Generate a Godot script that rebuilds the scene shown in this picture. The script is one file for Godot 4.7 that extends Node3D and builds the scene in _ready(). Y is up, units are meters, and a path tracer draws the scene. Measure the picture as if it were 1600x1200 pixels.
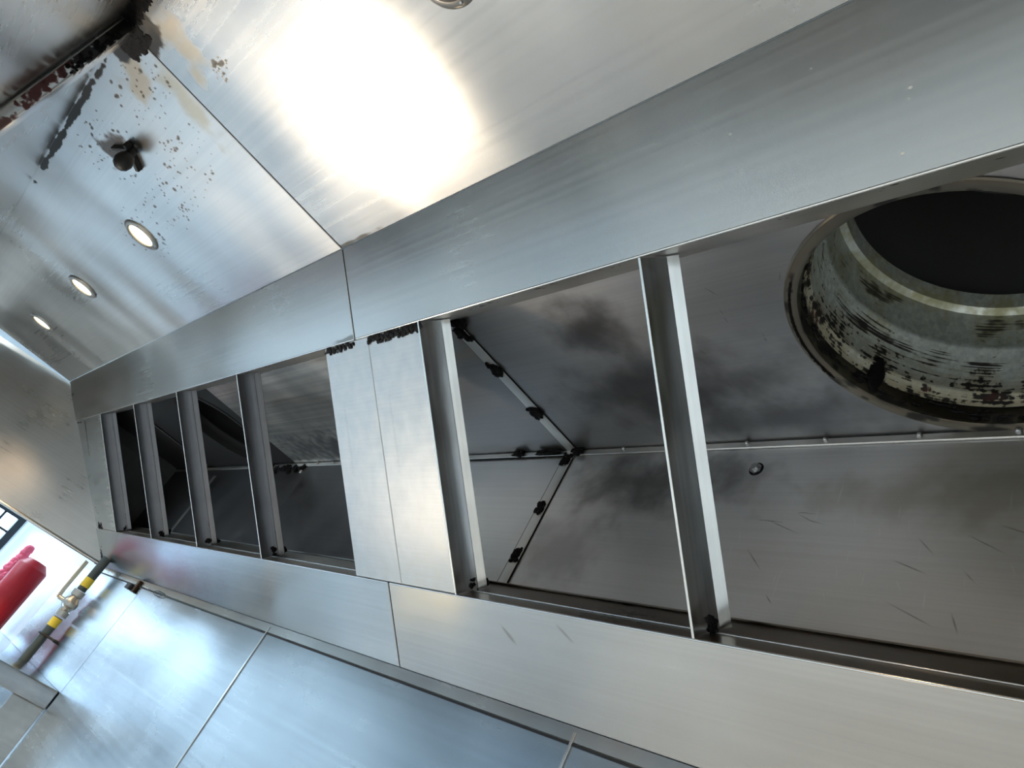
extends Node3D
# A stainless kitchen extraction canopy seen from below, filters taken out.
# x runs along the hood, y up, z from the back wall (z = 0) towards the open kitchen. Metres.

const SLOPE := 0.7515                       # the filter plane falls 43 degrees towards the wall
const UPX := Vector3(1, 0, 0)
var slope_up := Vector3(0, sin(SLOPE), cos(SLOPE))     # up the filter plane, away from the wall
var slope_out := Vector3(0, -cos(SLOPE), sin(SLOPE))   # out of the filter plane, towards the cook
const LINE_A := Vector3(0, 2.513, 0.618)    # ceiling meets upper panel
const LINE_B := Vector3(0, 2.388, 0.484)    # top of the filter opening
const LINE_C := Vector3(0, 2.053, 0.125)    # foot of the filter opening
const LINE_D := Vector3(0, 1.938, 0.003)    # lower panel meets the wall
const TOP_Y := 2.4574                       # plenum top
const BACK_Z := 0.026                       # plenum back
const FRONT_TOP_Z := 0.419                  # front edge of the plenum top
const FRAME := 0.095                        # depth of the filter frame behind the opening
const CEIL_Y := 2.513
const FRONT_Z := 1.146
const HOOD_L := -2.62
const HOOD_R := 2.3

var M := {}
var taken := {}
var rng := RandomNumberGenerator.new()


func _ready() -> void:
	rng.seed = 7
	# ---- camera
	var cam := Camera3D.new()
	cam.name = "camera"
	add_child(cam)
	cam.transform = Transform3D(Basis(Vector3(0.64321882, 0.45534319, -0.61557463), Vector3(0.09881191, 0.74786897, 0.65645123), Vector3(0.75927976, -0.48306789, 0.43605007)).orthonormalized(), Vector3(1.364, 1.72, 0.904))
	cam.fov = 52.938
	cam.near = 0.02
	cam.far = 60.0
	cam.current = true
	# ---- sky, exposure
	var env := Environment.new()
	var sky := Sky.new()
	var sm := ProceduralSkyMaterial.new()
	sm.sky_top_color = Color(0.55, 0.75, 1.0)
	sm.sky_horizon_color = Color(0.8, 0.92, 1.0)
	sm.ground_bottom_color = Color(0.35, 0.38, 0.4)
	sm.ground_horizon_color = Color(0.75, 0.85, 0.92)
	sm.sky_energy_multiplier = 2.2
	sky.sky_material = sm
	env.background_mode = Environment.BG_SKY
	env.sky = sky
	env.tonemap_mode = Environment.TONE_MAPPER_LINEAR
	env.tonemap_exposure = 1.28
	env.sdfgi_enabled = true
	env.ssao_enabled = true
	env.ssil_enabled = true
	var we := WorldEnvironment.new()
	we.name = "world_environment"
	we.environment = env
	add_child(we)
	make_materials()
	# ---- kitchen lights (fittings on the ceiling, lamps just below their diffusers)
	ceiling_light(Vector3(-3.9, 2.98, 1.3), "square flat cool white ceiling light above the wall shelf by the window", 4.6, Color(0.80, 0.92, 1.0))
	ceiling_light(Vector3(-3.3, 2.98, 3.0), "square flat cool white ceiling light in front of the window wall", 4.6, Color(0.80, 0.92, 1.0))
	ceiling_light(Vector3(-0.9, 2.98, 2.7), "square flat cool white ceiling light in front of the far hood section", 8.4, Color(0.96, 0.98, 0.98))
	ceiling_light(Vector3(1.6, 2.98, 2.7), "square flat cool white ceiling light in front of the near hood section", 8.4, Color(1.0, 0.985, 0.955))
	room()
	hood_far()
	hood_near()
	joints()
	blanks()
	ducts()
	lamps()
	nozzle()
	work_light()
	left_corner()


# ------------------------------------------------------------------ naming
func numbered(called: String) -> String:
	var k: int = taken.get(called, 0)
	taken[called] = k + 1
	return called if k == 0 else "%s_%03d" % [called, k]


func thing(called: String, label: String, category: String, at := Vector3.ZERO, group := "") -> Node3D:
	var o := Node3D.new()
	o.name = numbered(called)
	add_child(o)
	o.position = at
	o.set_meta("label", label)
	o.set_meta("category", category)
	if group:
		o.set_meta("group", group)
	return o


func part(called: String, mesh: Mesh, mat: Material, parent: Node3D, label := "") -> MeshInstance3D:
	var m := MeshInstance3D.new()
	m.name = called
	m.mesh = mesh
	m.material_override = mat
	m.cast_shadow = GeometryInstance3D.SHADOW_CASTING_SETTING_ON
	parent.add_child(m, true)
	if parent is Node3D and parent != self:
		var t := Transform3D()
		var p := parent
		while p != self and p != null:
			t = p.transform * t
			p = p.get_parent() as Node3D
		m.transform = t.affine_inverse()      # meshes are written in room coordinates
	if label:
		m.set_meta("label", label)
	return m


func setting(called: String, mesh: Mesh, mat: Material, label := "") -> MeshInstance3D:
	var m := part(called, mesh, mat, self, label)
	m.set_meta("kind", "structure")
	return m


# ------------------------------------------------------------------ meshes
func tri(st: SurfaceTool, a: Vector3, b: Vector3, c: Vector3, n: Array, uv: Array) -> void:
	# a, b, c counter-clockwise as seen from the front
	for k in [0, 2, 1]:
		st.set_normal(n[k])
		st.set_uv(uv[k])
		st.add_vertex([a, b, c][k])


func quad(st: SurfaceTool, p: Array, n: Array, uv: Array) -> void:
	tri(st, p[0], p[1], p[2], [n[0], n[1], n[2]], [uv[0], uv[1], uv[2]])
	tri(st, p[0], p[2], p[3], [n[0], n[2], n[3]], [uv[0], uv[2], uv[3]])


func flat_quad(st: SurfaceTool, a: Vector3, b: Vector3, c: Vector3, d: Vector3) -> void:
	var n := (b - a).cross(c - a).normalized()
	var u := (b - a).normalized()
	var v := n.cross(u)
	var uv := []
	for q in [a, b, c, d]:
		uv.append(Vector2((q - a).dot(u), (q - a).dot(v)))
	quad(st, [a, b, c, d], [n, n, n, n], uv)


# A sheet of metal: a slightly uneven front face with a chamfered rim, sides and a back. Front looks along U x V.
func sheet(o: Vector3, U: Vector3, V: Vector3, lu: float, lv: float, t := 0.002, amp := 0.0, freq := 1.5, sd := 1, across := 1.6) -> ArrayMesh:
	var st := SurfaceTool.new()
	st.begin(Mesh.PRIMITIVE_TRIANGLES)
	var N := U.cross(V).normalized()
	var c := minf(0.0012, t * 0.5)
	var nz := FastNoiseLite.new()
	nz.seed = sd
	nz.frequency = freq
	nz.noise_type = FastNoiseLite.TYPE_SIMPLEX_SMOOTH
	nz.fractal_type = FastNoiseLite.FRACTAL_NONE
	var nu := 1
	var nv := 1
	if amp > 0.0:
		nu = clampi(int(lu / 0.03), 4, 100)
		nv = clampi(int(lv / 0.03), 4, 50)
	var pts := []
	var nor := []
	var uvs := []
	for j in nv + 1:
		for i in nu + 1:
			var u := c + (lu - 2 * c) * i / nu
			var v := c + (lv - 2 * c) * j / nv
			var h := 0.0
			var n := N
			if amp > 0.0:
				var e := 0.02
				var edge := clampf(minf(minf(u, lu - u), minf(v, lv - v)) / 0.06, 0.0, 1.0)
				h = amp * edge * nz.get_noise_2d(u, v * across)
				var gu := amp * (nz.get_noise_2d(u + e, v * across) - nz.get_noise_2d(u - e, v * across)) / (2 * e)
				var gv := amp * (nz.get_noise_2d(u, (v + e) * across) - nz.get_noise_2d(u, (v - e) * across)) / (2 * e)
				n = (N - U * gu - V * gv).normalized()
			pts.append(o + U * u + V * v + N * h)
			nor.append(n)
			uvs.append(Vector2(u, v))
	for j in nv:
		for i in nu:
			var a := j * (nu + 1) + i
			var q := [a, a + 1, a + nu + 2, a + nu + 1]
			quad(st, [pts[q[0]], pts[q[1]], pts[q[2]], pts[q[3]]], [nor[q[0]], nor[q[1]], nor[q[2]], nor[q[3]]], [uvs[q[0]], uvs[q[1]], uvs[q[2]], uvs[q[3]]])
	var inner := [Vector2(c, c), Vector2(lu - c, c), Vector2(lu - c, lv - c), Vector2(c, lv - c)]
	var outer := [Vector2(0, 0), Vector2(lu, 0), Vector2(lu, lv), Vector2(0, lv)]
	for k in 4:
		var l := (k + 1) % 4
		var a: Vector3 = o + U * inner[k].x + V * inner[k].y
		var b: Vector3 = o + U * inner[l].x + V * inner[l].y
		var a2: Vector3 = o + U * outer[k].x + V * outer[k].y - N * c
		var b2: Vector3 = o + U * outer[l].x + V * outer[l].y - N * c
		flat_quad(st, a2, b2, b, a)
		flat_quad(st, a2 - N * (t - c), b2 - N * (t - c), b2, a2)
	var bk := []
	for k in 4:
		bk.append(o + U * outer[k].x + V * outer[k].y - N * t)
	flat_quad(st, bk[3], bk[2], bk[1], bk[0])
	st.generate_tangents()
	return st.commit()


# A closed outline in the plane (X, Y) pushed along D; corners gentler than 50 degrees are shaded smooth. U of the texture runs along D.
func extrude(outline: Array, o: Vector3, X: Vector3, Y: Vector3, D: Vector3, length: float, into: SurfaceTool = null) -> ArrayMesh:
	var st := into
	if st == null:
		st = SurfaceTool.new()
		st.begin(Mesh.PRIMITIVE_TRIANGLES)
	var poly := PackedVector2Array(outline)
	var ccw := not Geometry2D.is_polygon_clockwise(poly)
	if not ccw:
		poly.reverse()
	var right := X.cross(Y).dot(D) > 0.0     # X, Y, D right-handed: the outline turns counter-clockwise as seen against D
	var count := poly.size()
	var nrm := []
	for i in count:
		var e := poly[(i + 1) % count] - poly[i]
		nrm.append(Vector2(e.y, -e.x).normalized())
	var along := 0.0
	for i in count:
		var a := poly[i]
		var b := poly[(i + 1) % count]
		var n0: Vector2 = nrm[i]
		var na := n0
		var nb := n0
		var prev: Vector2 = nrm[(i + count - 1) % count]
		var next: Vector2 = nrm[(i + 1) % count]
		if prev.dot(n0) > 0.64:
			na = (prev + n0).normalized()
		if next.dot(n0) > 0.64:
			nb = (next + n0).normalized()
		var A := o + X * a.x + Y * a.y
		var B := o + X * b.x + Y * b.y
		var NA := X * na.x + Y * na.y
		var NB := X * nb.x + Y * nb.y
		var l := a.distance_to(b)
		if right:
			quad(st, [A, B, B + D * length, A + D * length], [NA, NB, NB, NA], [Vector2(0, along), Vector2(0, along + l), Vector2(length, along + l), Vector2(length, along)])
		else:
			quad(st, [B, A, A + D * length, B + D * length], [NB, NA, NA, NB], [Vector2(0, along + l), Vector2(0, along), Vector2(length, along), Vector2(length, along + l)])
		along += l
	var idx := Geometry2D.triangulate_polygon(poly)
	for k in range(0, idx.size(), 3):
		var p := [poly[idx[k]], poly[idx[k + 1]], poly[idx[k + 2]]]
		if (p[1] - p[0]).cross(p[2] - p[0]) < 0:
			p = [p[0], p[2], p[1]]
		var q := []
		for w in p:
			q.append(o + X * w.x + Y * w.y)
		var n := D if right else -D
		n = D
		var cap_a := [q[0], q[2], q[1]] if right else [q[0], q[1], q[2]]
		tri(st, cap_a[0], cap_a[1], cap_a[2], [-n, -n, -n], [p[0], p[1], p[2]])
		var cap_b := [q[0], q[1], q[2]] if right else [q[0], q[2], q[1]]
		tri(st, cap_b[0] + D * length, cap_b[1] + D * length, cap_b[2] + D * length, [n, n, n], [p[0], p[1], p[2]])
	if into != null:
		return null
	return st.commit()


# An open line of bends given a thickness: a folded strip. Grows to the left of the line.
func folded(line: Array, t: float) -> Array:
	var back := []
	var count := line.size()
	for i in count:
		var d0: Vector2 = (line[i] - line[maxi(i - 1, 0)])
		var d1: Vector2 = (line[mini(i + 1, count - 1)] - line[i])
		d0 = d0.normalized() if d0.length() > 0 else d1.normalized()
		d1 = d1.normalized() if d1.length() > 0 else d0
		var m := (Vector2(-d0.y, d0.x) + Vector2(-d1.y, d1.x)).normalized()
		var k: float = m.dot(Vector2(-d0.y, d0.x))
		back.push_front(line[i] + m * t / maxf(k, 0.4))
	return line + back


func rounded(w: float, h: float, r: float, x0 := 0.0, y0 := 0.0, n := 4) -> Array:
	var out := []
	for c in 4:
		var cx := x0 + (w - r if c in [0, 3] else r)
		var cy := y0 + (h - r if c in [0, 1] else r)
		for k in n + 1:
			var a := PI / 2 * (c + float(k) / n)
			out.append(Vector2(cx + r * cos(a), cy + r * sin(a)))
	return out


func bar(o: Vector3, X: Vector3, Y: Vector3, D: Vector3, w: float, h: float, length: float, r := 0.002) -> ArrayMesh:
	return extrude(rounded(w, h, r), o, X, Y, D, length)


# Turned on an axis: profile of (radius, height) pairs.
func lathe(profile: Array, o: Vector3, axis: Vector3, seg := 48, sharp := 0.75) -> ArrayMesh:
	var st := SurfaceTool.new()
	st.begin(Mesh.PRIMITIVE_TRIANGLES)
	var Y := axis.normalized()
	var X := Y.cross(Vector3(0, 0, 1) if absf(Y.z) < 0.9 else Vector3(1, 0, 0)).normalized()
	var Z := X.cross(Y)
	var count := profile.size()
	var nr := []
	for i in count - 1:
		var e: Vector2 = profile[i + 1] - profile[i]
		nr.append(Vector2(e.y, -e.x).normalized())
	var along := 0.0
	for i in count - 1:
		var a: Vector2 = profile[i]
		var b: Vector2 = profile[i + 1]
		var na: Vector2 = nr[i]
		var nb: Vector2 = nr[i]
		if i > 0 and nr[i - 1].dot(nr[i]) > sharp:
			na = (nr[i - 1] + nr[i]).normalized()
		if i < count - 2 and nr[i + 1].dot(nr[i]) > sharp:
			nb = (nr[i + 1] + nr[i]).normalized()
		var l := a.distance_to(b)
		for k in seg:
			var t0 := TAU * k / seg
			var t1 := TAU * (k + 1) / seg
			var d0 := X * cos(t0) + Z * sin(t0)
			var d1 := X * cos(t1) + Z * sin(t1)
			var p := [o + d0 * a.x + Y * a.y, o + d0 * b.x + Y * b.y, o + d1 * b.x + Y * b.y, o + d1 * a.x + Y * a.y]
			var n := [d0 * na.x + Y * na.y, d0 * nb.x + Y * nb.y, d1 * nb.x + Y * nb.y, d1 * na.x + Y * na.y]
			var f0 := float(k) / seg
			var f1 := float(k + 1) / seg
			quad(st, p, n, [Vector2(f0, along), Vector2(f0, along + l), Vector2(f1, along + l), Vector2(f1, along)])
		along += l
	return st.commit()


func tube(points: Array, r: float, seg := 10) -> ArrayMesh:
	var st := SurfaceTool.new()
	st.begin(Mesh.PRIMITIVE_TRIANGLES)
	var rings := []
	var norms := []
	var count := points.size()
	var side := Vector3.ZERO
	for i in count:
		var d: Vector3 = (points[mini(i + 1, count - 1)] - points[maxi(i - 1, 0)]).normalized()
		if side == Vector3.ZERO:
			side = d.cross(Vector3(0.31, 0.9, 0.22)).normalized()
		side = (side - d * side.dot(d)).normalized()
		var up := d.cross(side)
		var ring := []
		var nn := []
		for k in seg:
			var n := side * cos(TAU * k / seg) + up * sin(TAU * k / seg)
			ring.append(points[i] + n * r)
			nn.append(n)
		rings.append(ring)
		norms.append(nn)
	for i in count - 1:
		for k in seg:
			var l := (k + 1) % seg
			quad(st, [rings[i][k], rings[i][l], rings[i + 1][l], rings[i + 1][k]], [norms[i][k], norms[i][l], norms[i + 1][l], norms[i + 1][k]], [Vector2(0, 0), Vector2(0, 1), Vector2(1, 1), Vector2(1, 0)])
	for e in [0, count - 1]:
		var mid: Vector3 = points[e]
		var d: Vector3 = (points[0] - points[1] if e == 0 else points[count - 1] - points[count - 2]).normalized()
		for k in seg:
			var l := (k + 1) % seg
			if e == 0:
				tri(st, mid, rings[0][l], rings[0][k], [d, d, d], [Vector2.ZERO, Vector2.ZERO, Vector2.ZERO])
			else:
				tri(st, mid, rings[e][k], rings[e][l], [d, d, d], [Vector2.ZERO, Vector2.ZERO, Vector2.ZERO])
	return st.commit()


# A lump of baked-on grease: an uneven dome with the half axes a, b, c along X, Y, Z.
func lump(o: Vector3, X: Vector3, Y: Vector3, Z: Vector3, a: float, b: float, c: float, sd: int, rough := 0.45, into: SurfaceTool = null) -> ArrayMesh:
	var st := into
	if st == null:
		st = SurfaceTool.new()
		st.begin(Mesh.PRIMITIVE_TRIANGLES)
	var nz := FastNoiseLite.new()
	nz.seed = sd
	nz.frequency = 1.1
	var nu := 18
	var nv := 10
	var pts := []
	for j in nv + 1:
		var th := PI * j / nv
		for i in nu:
			var ph := TAU * i / nu
			var d := Vector3(sin(th) * cos(ph), sin(th) * sin(ph), cos(th))
			var k := 1.0 + rough * nz.get_noise_3dv(d * 1.6) + 0.5 * rough * nz.get_noise_3dv(d * 4.0 + Vector3(9, 2, 1))
			pts.append(o + (X * d.x * a + Y * d.y * b + Z * d.z * c) * k)
	var nor := []
	nor.resize(pts.size())
	nor.fill(Vector3.ZERO)
	var faces := []
	for j in nv:
		for i in nu:
			var p := j * nu + i
			var q := j * nu + (i + 1) % nu
			faces.append([p, p + nu, q + nu])
			faces.append([p, q + nu, q])
	for f in faces:
		var n: Vector3 = (pts[f[1]] - pts[f[0]]).cross(pts[f[2]] - pts[f[0]])
		for k in f:
			nor[k] += n
	for f in faces:
		var n := [nor[f[0]].normalized(), nor[f[1]].normalized(), nor[f[2]].normalized()]
		tri(st, pts[f[0]], pts[f[1]], pts[f[2]], n, [Vector2.ZERO, Vector2.ZERO, Vector2.ZERO])
	if into != null:
		return null
	return st.commit()


# A crust of small lumps spread over one patch: one mesh.
func crust(o: Vector3, U: Vector3, V: Vector3, lu: float, lv: float, count: int, size: float, sd: int, flat := 0.35) -> ArrayMesh:
	var st := SurfaceTool.new()
	st.begin(Mesh.PRIMITIVE_TRIANGLES)
	var r := RandomNumberGenerator.new()
	r.seed = sd
	var N := U.cross(V).normalized()
	for k in count:
		var u := r.randf()
		var v := r.randf()
		v = v * (0.45 + 0.55 * r.randf())
		var s := size * (0.5 + r.randf())
		lump(o + U * lu * u + V * lv * v, U, V, N, s * (0.8 + 0.7 * r.randf()), s, s * flat, sd * 31 + k, 0.55, st)
	return st.commit()


# ------------------------------------------------------------------ materials
func plain(c: Color, rough: float, metal := 0.0) -> StandardMaterial3D:
	var m := StandardMaterial3D.new()
	m.albedo_color = c
	m.roughness = rough
	m.metallic = metal
	return m


func noise_bytes(w: int, h: int, sd: int, freq: float, octaves := 3) -> PackedByteArray:
	var nz := FastNoiseLite.new()
	nz.seed = sd
	nz.noise_type = FastNoiseLite.TYPE_SIMPLEX_SMOOTH
	nz.frequency = freq
	nz.fractal_type = FastNoiseLite.FRACTAL_FBM
	nz.fractal_octaves = octaves
	var im := nz.get_image(w, h, false, false, true)
	im.convert(Image.FORMAT_L8)
	return im.get_data()


func grain_bytes(w: int, h: int, sd: int, stretch: int) -> PackedByteArray:
	var nz := FastNoiseLite.new()
	nz.seed = sd
	nz.noise_type = FastNoiseLite.TYPE_VALUE
	nz.frequency = 0.45
	nz.fractal_octaves = 3
	var im := nz.get_image(maxi(w / stretch, 6), h, false, false, true)
	im.convert(Image.FORMAT_L8)
	im.resize(w, h, Image.INTERPOLATE_BILINEAR)
	return im.get_data()


# Brushed steel of lu x lv metres with its own wear. Each mark: {c: centre in metres, r: half axes, a: turn, col, k: strength, soft, n: raggedness, rough, metal}; {line: [p, q], w, col, k} a scratch; {specks: count, c, r, size, col}.
func steel(lu: float, lv: float, w: int, h: int, sd: int, base: Color, rough: float, marks := [], aniso := 0.5, cloud := 0.05, grain := 0.025, metal := 1.0) -> StandardMaterial3D:
	var g := grain_bytes(w, h, sd, 110)
	var n1 := noise_bytes(w, h, sd + 1, 3.5 / w, 4)
	var n2 := noise_bytes(w, h, sd + 2, 24.0 / w, 4)
	var size := w * h
	var R := PackedFloat32Array()
	var G := PackedFloat32Array()
	var B := PackedFloat32Array()
	var K := PackedFloat32Array()
	var T := PackedFloat32Array()
	for a in [R, G, B, K, T]:
		a.resize(size)
	R.resize(size)
	G.resize(size)
	B.resize(size)
	K.resize(size)
	T.resize(size)
	for i in size:
		var a := (g[i] - 128) / 128.0
		var b := (n1[i] - 128) / 128.0
		var f := 1.0 + grain * a + cloud * b
		R[i] = base.r * f
		G[i] = base.g * f
		B[i] = base.b * f
		K[i] = rough * (1.0 + 0.05 * a + 0.12 * b)
		T[i] = metal
	var r := RandomNumberGenerator.new()
	r.seed = sd
	var all := []
	for m in marks:
		if m.has("specks"):
			for k in m.specks:
				var ang := r.randf() * TAU
				var d := sqrt(r.randf())
				var s: float = m.size * (0.4 + 1.1 * r.randf() * r.randf())
				var p: Vector2 = m.c + Vector2(cos(ang) * m.r.x, sin(ang) * m.r.y).rotated(m.get("a", 0.0)) * d
				all.append({"c": p, "r": Vector2(s * (1.0 + r.randf() * 1.2), s), "a": m.get("turn", 0.0) + r.randf_range(-0.3, 0.3), "col": m.col, "k": m.get("k", 0.8), "soft": 0.5, "n": 0.9, "rough": 0.6, "metal": 0.1})
		else:
			all.append(m)
	for m in all:
		var c: Vector2
		var rad: Vector2
		var ang: float = m.get("a", 0.0)
		if m.has("line"):
			c = (m.line[0] + m.line[1]) / 2
			rad = Vector2(m.line[0].distance_to(m.line[1]) / 2, m.w)
			ang = (m.line[1] - m.line[0]).angle()
		else:
			c = m.c
			rad = m.r
		var col: Color = m.col
		var k: float = m.get("k", 0.8)
		var soft: float = m.get("soft", 0.6)
		var rag: float = m.get("n", 0.8)
		var to_rough: float = m.get("rough", -1.0)
		var to_metal: float = m.get("metal", -1.0)
		var reach := maxf(rad.x, rad.y) * (1.0 + 0.5 * rag)
		var x0 := clampi(int((c.x - reach) / lu * w), 0, w - 1)
		var x1 := clampi(int((c.x + reach) / lu * w) + 1, 0, w - 1)
		var y0 := clampi(int((c.y - reach) / lv * h), 0, h - 1)
		var y1 := clampi(int((c.y + reach) / lv * h) + 1, 0, h - 1)
		var ca := cos(-ang)
		var sa := sin(-ang)
		for y in range(y0, y1 + 1):
			for x in range(x0, x1 + 1):
				var px := (x + 0.5) / w * lu - c.x
				var py := (y + 0.5) / h * lv - c.y
				var qx := (px * ca - py * sa) / rad.x
				var qy := (px * sa + py * ca) / rad.y
				var i := y * w + x
				var d := sqrt(qx * qx + qy * qy) + rag * ((n2[i] - 128) / 128.0) * 0.7 + rag * ((n1[i] - 128) / 128.0) * 0.3
				if d >= 1.0:
					continue
				var t := clampf((1.0 - d) / soft, 0.0, 1.0)
				t = t * t * (3 - 2 * t) * k
				R[i] = lerpf(R[i], col.r, t)
				G[i] = lerpf(G[i], col.g, t)
				B[i] = lerpf(B[i], col.b, t)
				if to_rough >= 0:
					K[i] = lerpf(K[i], to_rough, t)
				if to_metal >= 0:
					T[i] = lerpf(T[i], to_metal, t)
	var ca_bytes := PackedByteArray()
	var or_bytes := PackedByteArray()
	ca_bytes.resize(size * 3)
	or_bytes.resize(size * 3)
	for i in size:
		ca_bytes[i * 3] = clampi(int(R[i] * 255), 0, 255)
		ca_bytes[i * 3 + 1] = clampi(int(G[i] * 255), 0, 255)
		ca_bytes[i * 3 + 2] = clampi(int(B[i] * 255), 0, 255)
		or_bytes[i * 3] = 255
		or_bytes[i * 3 + 1] = clampi(int(K[i] * 255), 8, 255)
		or_bytes[i * 3 + 2] = clampi(int(T[i] * 255), 0, 255)
	var m := StandardMaterial3D.new()
	m.albedo_texture = ImageTexture.create_from_image(Image.create_from_data(w, h, false, Image.FORMAT_RGB8, ca_bytes))
	var orm := ImageTexture.create_from_image(Image.create_from_data(w, h, false, Image.FORMAT_RGB8, or_bytes))
	m.metallic = 1.0
	m.roughness = 1.0
	m.roughness_texture = orm
	m.roughness_texture_channel = BaseMaterial3D.TEXTURE_CHANNEL_GREEN
	m.metallic_texture = orm
	m.metallic_texture_channel = BaseMaterial3D.TEXTURE_CHANNEL_BLUE
	m.uv1_scale = Vector3(1.0 / lu, 1.0 / lv, 1)
	if aniso > 0:
		m.anisotropy_enabled = true
		m.anisotropy = -aniso
	return m


const STEEL := Color(0.75, 0.75, 0.74)
const TAR := Color(0.05, 0.05, 0.05)
const TAN := Color(0.68, 0.60, 0.48)


func make_materials() -> void:
	M.steel = steel(1.2, 0.6, 512, 256, 11, STEEL, 0.26)
	M.bright = steel(0.5, 0.1, 256, 64, 12, Color(0.86, 0.86, 0.85), 0.22, [], 0.4)
	M.bright.uv1_scale = Vector3(2, 10, 1)
	M.dull = steel(0.8, 0.4, 256, 128, 13, Color(0.66, 0.66, 0.65), 0.42, [], 0.3, 0.08, 0.04)
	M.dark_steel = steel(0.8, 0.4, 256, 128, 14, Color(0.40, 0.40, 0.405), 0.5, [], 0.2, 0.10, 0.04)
	M.tar = plain(Color(0.09, 0.085, 0.09), 0.5)
	M.tar.metallic_specular = 0.2
	M.soot = plain(Color(0.07, 0.07, 0.075), 0.75)
	M.chrome = plain(Color(0.8, 0.8, 0.8), 0.15, 1.0)
	M.screw = plain(Color(0.7, 0.7, 0.7), 0.3, 1.0)
	M.black = plain(Color(0.06, 0.06, 0.065), 0.5)
	M.white_paint = plain(Color(0.90, 0.93, 0.95), 0.35)
	M.grey_paint = plain(Color(0.55, 0.60, 0.64), 0.5)
	M.ceiling_paint = plain(Color(0.85, 0.86, 0.86), 0.8)
	M.floor = plain(Color(0.66, 0.67, 0.67), 0.45)
	M.pipe = plain(Color(0.30, 0.34, 0.34), 0.45, 0.5)
	M.tape = plain(Color(0.85, 0.78, 0.25), 0.5)
	M.valve = plain(Color(0.72, 0.72, 0.70), 0.35, 0.8)
	M.handle = plain(Color(0.98, 0.97, 0.92), 0.5)
	M.red = plain(Color(0.70, 0.06, 0.14), 0.45)
	M.pink = plain(Color(0.93, 0.42, 0.52), 0.8)
	M.frame = plain(Color(0.06, 0.10, 0.13), 0.4)
	M.glass = plain(Color(0.9, 0.95, 1.0, 0.08), 0.02)
	M.glass.transparency = BaseMaterial3D.TRANSPARENCY_ALPHA
	M.lens = plain(Color(1, 0.95, 0.85), 0.3)
	M.lens.emission_enabled = true
	M.lens.emission = Color(1.0, 0.90, 0.72)
	M.lens.emission_energy_multiplier = 3.0
	M.diffuser = plain(Color(1, 1, 1), 0.5)
	M.diffuser.emission_enabled = true
	M.diffuser.emission = Color(0.80, 0.92, 1.0)
	M.diffuser.emission_energy_multiplier = 2.5
	M.galv = galvanised()
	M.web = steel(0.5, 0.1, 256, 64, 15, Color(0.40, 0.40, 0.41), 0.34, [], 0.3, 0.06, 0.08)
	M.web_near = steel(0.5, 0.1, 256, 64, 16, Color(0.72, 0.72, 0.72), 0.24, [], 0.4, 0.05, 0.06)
	M.strip = steel(0.35, 0.03, 256, 32, 17, Color(0.88, 0.88, 0.87), 0.46, [], 0.3, 0.04, 0.03)
	M.gutter = steel(0.8, 0.05, 256, 16, 18, Color(0.52, 0.48, 0.44), 0.3, [], 0.4, 0.10, 0.05)
	M.plenum_lit = steel(1.15, 0.40, 384, 160, 19, Color(0.90, 0.87, 0.83), 0.32, [{"c": Vector2(0.6, 0.05), "r": Vector2(0.8, 0.12), "col": Color(0.42, 0.42, 0.43), "k": 0.8, "soft": 1.0, "n": 0.6, "rough": 0.5}], 0.3, 0.12, 0.10)
	M.wall_steel = steel(1.14, 1.0, 256, 256, 20, Color(0.66, 0.69, 0.71), 0.26, [], 0.35, 0.05, 0.04)
	M.shelf = steel(0.6, 0.4, 256, 128, 21, Color(0.72, 0.73, 0.74), 0.2, [], 0.3)
	M.ring = steel(1.0, 0.08, 256, 32, 22, Color(0.45, 0.43, 0.39), 0.4, [{"specks": 60, "c": Vector2(0.5, 0.03), "r": Vector2(0.5, 0.03), "size": 0.01, "col": TAR}], 0.0, 0.14, 0.1)
	M.flange = steel(0.8, 0.1, 512, 64, 24, Color(0.80, 0.79, 0.77), 0.42, [{"specks": 40, "c": Vector2(0.4, 0.08), "r": Vector2(0.4, 0.02), "size": 0.003, "col": TAR}], 0.2, 0.06, 0.03)
	M.riser = plain(Color(0.34, 0.34, 0.35), 0.5)
	M.ring_lamp = plain(Color(0.62, 0.60, 0.57), 0.32, 1.0)
	M.clip = plain(Color(0.28, 0.20, 0.13), 0.35, 0.7)
	M.channel = steel(0.42, 0.16, 384, 112, 23, Color(0.84, 0.84, 0.84), 0.24, channel_marks(), 0.3, 0.06, 0.05)


func channel_marks() -> Array:
	return [
		{"c": Vector2(0.36, 0.155), "r": Vector2(0.11, 0.03), "col": TAR, "k": 1.0, "soft": 0.3, "n": 0.9, "rough": 0.35, "metal": 0.1},
		{"c": Vector2(0.24, 0.158), "r": Vector2(0.07, 0.016), "col": Color(0.28, 0.12, 0.12), "k": 0.9, "soft": 0.3, "n": 1.2, "rough": 0.4, "metal": 0.1},
		{"c": Vector2(0.12, 0.146), "r": Vector2(0.06, 0.008), "col": Color(0.32, 0.18, 0.16), "k": 0.8, "soft": 0.3, "n": 1.3, "rough": 0.4, "metal": 0.1},
	]


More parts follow.
